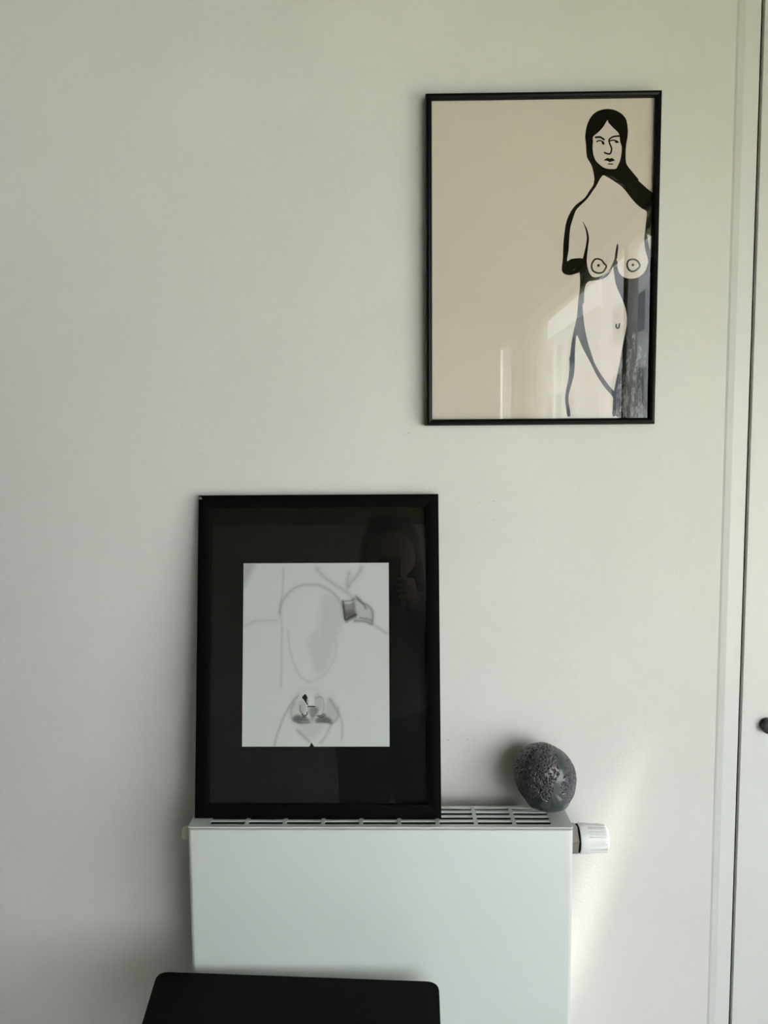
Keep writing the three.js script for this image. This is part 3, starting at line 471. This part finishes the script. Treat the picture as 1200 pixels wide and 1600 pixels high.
// ---------- outside the windows ----------
{ struct('balcony_floor', box(XR + T, 3.1, -0.25, 0.02, -1.5, 8.2), std({ color: lin(0.45, 0.43, 0.20), roughness: 0.85 }));
  const r = thing('balcony_railing', 'white bar railing along the balcony edge, seen only in the glass', 'railing', [3.0, 0.02, 3.3]);
  mesh('handrail', box(-0.025, 0.025, 0.98, 1.02, -4.8, 4.8, 0.006), M.frameWhite, r); mesh('bottom_rail', box(-0.02, 0.02, 0.08, 0.11, -4.8, 4.8), M.frameWhite, r);
  const bg = box(-0.007, 0.007, 0.11, 0.98, -0.007, 0.007);
  for (let i = 0; i < 80; i++) { const b = mesh('bar', bg, M.frameWhite, r); b.position.z = -4.74 + i * 0.12; }
  for (let i = 0; i < 7; i++) { const b = mesh('post', box(-0.02, 0.02, 0, 1.0, -0.02, 0.02), M.frameWhite, r); b.position.z = -4.7 + i * 1.566; }
  const plaster = std({ color: lin(0.84, 0.85, 0.85), roughness: 0.95 }), roofM = std({ color: lin(0.7, 0.7, 0.7), roughness: 0.9 }), paneM = phys({ color: lin(0.10, 0.12, 0.15), roughness: 0.12 });
  struct('lawn', box(3.4, 60, -7.2, -7, -40, 90), std({ color: lin(0.34, 0.36, 0.09), roughness: 0.95 }));
  const house = (label, x, z0, z1, top) => {
    const h = thing('apartment_building', label, 'building', [x, -7, (z0 + z1) / 2]), d = (z1 - z0) / 2, H = top + 7;
    mesh('wall', box(0, 9, 0, H, -d, d), plaster, h); mesh('roof', [box(0, 9, H, H + 0.25, -d, d), box(1.2, 7.8, H + 0.25, H + 1.0, -d + 1.2, d - 1.2)], roofM, h);
    const fr = box(-0.10, 0.02, 0, 1.7, -0.75, 0.75), pg = box(-0.115, -0.1, 0.08, 1.62, -0.67, 0.67);
    for (let j = 0; j * 3 + 3 < H; j++) for (let i = 0; i < Math.floor(2 * d / 3.2); i++) { const w = mesh('window', fr, M.frameWhite, h); w.position.set(0, j * 3 + 1.0, -d + 1.9 + i * 3.2); mesh('pane', pg, paneM, w); }
  };
  house('pale plaster apartment building across the street, the longer one, seen only in the glass', 10, 0, 37, 9.3);
  house('pale plaster apartment building across the street, the shorter one, seen only in the glass', 10, 41, 62, 8.2);
}

// ---------- the person taking the picture, seen reflected in the leaning picture's glass ----------
function blob(bones, lo, hi, cell, k) {               // smooth union of tapered capsules, meshed
  const size = Math.max(hi[0] - lo[0], hi[1] - lo[1], hi[2] - lo[2]), n = Math.ceil(size / cell) + 4, mc = new MarchingCubes(n, new THREE.MeshStandardMaterial(), false, false, 600000), half = n / 2;
  const c = lo.map((v, i) => (v + hi[i]) / 2), W = n * cell / 2;
  mc.isolation = 0; mc.field.fill(-1);
  const B = bones.map(([a, b, r0, r1, kk]) => { const d = [b[0] - a[0], b[1] - a[1], b[2] - a[2]]; return { a, d, l: d[0] * d[0] + d[1] * d[1] + d[2] * d[2] || 1e-9, r0, r1, k: kk ?? k }; });
  const P = [0, 0, 0], R = [0, 1, 2].map((i) => [Math.max(1, Math.floor((lo[i] - c[i] + W) / cell)), Math.min(n - 2, Math.ceil((hi[i] - c[i] + W) / cell))]);
  for (let z = R[2][0]; z <= R[2][1]; z++) for (let y = R[1][0]; y <= R[1][1]; y++) for (let x = R[0][0]; x <= R[0][1]; x++) {
    P[0] = c[0] + (x - half) / half * W; P[1] = c[1] + (y - half) / half * W; P[2] = c[2] + (z - half) / half * W;
    let s = 1;
    for (const b of B) {
      const px = P[0] - b.a[0], py = P[1] - b.a[1], pz = P[2] - b.a[2], t = Math.max(0, Math.min(1, (px * b.d[0] + py * b.d[1] + pz * b.d[2]) / b.l));
      const q = Math.hypot(px - b.d[0] * t, py - b.d[1] * t, pz - b.d[2] * t) - (b.r0 + (b.r1 - b.r0) * t);
      const h = Math.max(0, b.k - Math.abs(s - q)) / b.k; s = Math.min(s, q) - h * h * b.k * 0.25;
    }
    mc.field[z * n * n + y * n + x] = -s;
  }
  mc.update();
  const N = mc.count, g = new THREE.BufferGeometry();
  g.setAttribute('position', new THREE.BufferAttribute(mc.positionArray.slice(0, N * 3), 3));
  g.scale(W, W, W).translate(c[0], c[1], c[2]);
  const m = mergeVertices(g, 1e-5); m.computeVertexNormals(); return m;
}
{ const pe = thing('person', 'dark-haired person holding up a phone, seen only as a reflection in the lower picture', 'person', [-0.02, 0, 1.465]);
  const skin = phys({ color: lin(0.20, 0.125, 0.09), roughness: 0.55 }), hairM = std({ color: lin(0.010, 0.008, 0.007), roughness: 0.5 }), top = std({ color: lin(0.14, 0.14, 0.145), roughness: 0.9 }), trou = std({ color: lin(0.03, 0.035, 0.05), roughness: 0.9 }), shoe = std({ color: lin(0.4, 0.4, 0.4), roughness: 0.6 });
  const arms = [], torso = [[[-0.095, 1.27, 0.04], [0.095, 1.27, 0.04], 0.10, 0.10], [[0, 1.27, 0.035], [0, 1.08, 0.03], 0.12, 0.105], [[-0.055, 1.07, 0.03], [0.055, 1.07, 0.03], 0.095, 0.095], [[-0.08, 0.93, 0.035], [0.08, 0.93, 0.035], 0.105, 0.105], [[0, 1.08, 0.03], [0, 0.93, 0.035], 0.10, 0.11], [[-0.15, 1.34, 0.045], [0.15, 1.34, 0.045], 0.052, 0.052]], legs = [], feet = [];
  for (const s of [-1, 1]) {
    arms.push([[s * 0.165, 1.335, 0.045], [s * 0.215, 1.11, -0.03], 0.048, 0.038], [[s * 0.215, 1.11, -0.03], [s * 0.078, 1.345, -0.165], 0.038, 0.025]);
    legs.push([[s * 0.09, 0.91, 0.035], [s * 0.098, 0.49, 0.02], 0.086, 0.054], [[s * 0.098, 0.49, 0.02], [s * 0.1, 0.30, 0.04], 0.054, 0.052], [[s * 0.1, 0.30, 0.04], [s * 0.1, 0.09, 0.045], 0.052, 0.036]);
    feet.push([[s * 0.1, 0.045, 0.06], [s * 0.108, 0.035, -0.11], 0.036, 0.030]);
  }
  const neck = [[[0, 1.44, 0.02], [0, 1.33, 0.04], 0.052, 0.058]];
  const head = [[[0, 1.575, 0.02], [0, 1.55, -0.005], 0.080, 0.080, 0.03], [[0, 1.52, -0.02], [0, 1.465, -0.042], 0.068, 0.042, 0.03], [[-0.03, 1.50, -0.03], [0.03, 1.50, -0.03], 0.05, 0.05, 0.03], [[0, 1.545, -0.085], [0, 1.508, -0.108], 0.009, 0.012, 0.012], [[-0.012, 1.503, -0.100], [0.012, 1.503, -0.100], 0.008, 0.008, 0.008], [[-0.018, 1.478, -0.085], [0.018, 1.478, -0.085], 0.008, 0.008, 0.006], [[-0.016, 1.470, -0.083], [0.016, 1.470, -0.083], 0.008, 0.008, 0.004], [[-0.045, 1.562, -0.066], [-0.015, 1.564, -0.078], 0.009, 0.010, 0.012], [[0.015, 1.564, -0.078], [0.045, 1.562, -0.066], 0.010, 0.009, 0.012], [[-0.079, 1.545, 0.005], [-0.083, 1.51, 0.0], 0.014, 0.010, 0.01], [[0.079, 1.545, 0.005], [0.083, 1.51, 0.0], 0.014, 0.010, 0.01], ...neck];
  const hands = [];
  for (const s of [-1, 1]) {
    const w = [s * 0.078, 1.345, -0.165];
    hands.push([w, [s * 0.066, 1.375, -0.185], 0.024, 0.017, 0.02], [[s * 0.064, 1.352, -0.188], [s * 0.064, 1.408, -0.188], 0.014, 0.014, 0.02]);
    for (let i = 0; i < 4; i++) { const y = 1.352 + i * 0.0185, L = [0.85, 1, 1.06, 0.95][i]; hands.push([[s * 0.062, y, -0.192], [s * 0.049, y + 0.002, -0.219], 0.0085, 0.008, 0.006], [[s * 0.049, y + 0.002, -0.219], [s * (0.049 - 0.026 * L), y + 0.004, -0.223], 0.008, 0.0065, 0.006]); }
    hands.push([[s * 0.070, 1.375, -0.180], [s * 0.050, 1.402, -0.186], 0.012, 0.0095, 0.008], [[s * 0.050, 1.402, -0.186], [s * 0.026, 1.412, -0.194], 0.0095, 0.0075, 0.006]);
  }
  const bodyG = blob([...torso, ...neck, ...arms, ...legs, ...feet], [-0.32, 0.0, -0.22], [0.32, 1.44, 0.2], 0.0125, 0.05);
  const headG = blob(head, [-0.11, 1.38, -0.13], [0.11, 1.67, 0.12], 0.004, 0.03);
  const handG = blob(hands, [-0.115, 1.31, -0.24], [0.115, 1.445, -0.13], 0.003, 0.01);
  mesh('body', mergeGeometries([bodyG, headG, handG]), skin, pe);
  const grow = (b, e) => b.map(([p, q, r0, r1, k]) => [p, q, r0 + e, r1 + e, k]);
  mesh('sweater', blob(grow([...torso.slice(0, 3), torso[5], ...arms.map(([p, q, a, b]) => [p, q.map((v, i) => p[i] + (v - p[i]) * 0.96), a, b]), [[0, 1.08, 0.03], [0, 0.98, 0.035], 0.105, 0.11]], 0.011), [-0.33, 0.85, -0.22], [0.33, 1.43, 0.22], 0.0125, 0.05), top, pe);
  mesh('trousers', blob(grow([torso[3], torso[4], ...legs], 0.010), [-0.28, 0.03, -0.16], [0.28, 1.05, 0.22], 0.0125, 0.04), trou, pe);
  feet.forEach(([a, b, r0, r1]) => mesh('shoe', blob([[[a[0], 0.048, a[2]], [b[0], 0.044, b[2]], r0 + 0.012, r1 + 0.013, 0.02]], [a[0] - 0.07, 0.0, -0.2], [a[0] + 0.07, 0.12, 0.13], 0.006, 0.02), shoe, pe));
  mesh('hair', blob([[[0, 1.59, 0.03], [0, 1.57, 0.022], 0.088, 0.09], [[0, 1.55, 0.06], [0, 1.36, 0.085], 0.075, 0.06], [[-0.068, 1.57, 0.0], [-0.092, 1.36, 0.05], 0.034, 0.04], [[0.068, 1.57, 0.0], [0.092, 1.36, 0.05], 0.034, 0.04], [[-0.05, 1.625, -0.035], [0.05, 1.625, -0.035], 0.03, 0.03]], [-0.15, 1.3, -0.1], [0.15, 1.7, 0.17], 0.006, 0.035), hairM, pe);
  for (const s of [-1, 1]) { const e = mesh('eye', new THREE.SphereGeometry(0.0115, 20, 14).translate(s * 0.031, 1.545, -0.071), std({ color: lin(0.7, 0.68, 0.66), roughness: 0.2 }), pe); mesh('iris', new THREE.SphereGeometry(0.0062, 16, 10).translate(s * 0.031, 1.545, -0.0775), hairM, e); }
  const ph = thing('phone', 'black phone held upright by the person, seen only as a reflection', 'phone', [-0.022, 1.326, 1.2565]);
  mesh('phone_case', new RoundedBoxGeometry(0.075, 0.160, 0.0075, 4, 0.0036).translate(0, 0.08, 0), phys({ color: lin(0.015, 0.015, 0.016), roughness: 0.35 }), ph);
  mesh('camera_plate', box(-0.0, 0.034, 0.120, 0.154, -0.0052, -0.0036, 0.0007), phys({ color: lin(0.02, 0.02, 0.02), roughness: 0.2 }), ph);
  mesh('edge_band', [box(0.0366, 0.0381, 0.01, 0.15, -0.0022, 0.0022, 0.0007), box(-0.0381, -0.0366, 0.01, 0.15, -0.0022, 0.0022, 0.0007)], M.steel, ph);
}

renderer.render(scene, camera);
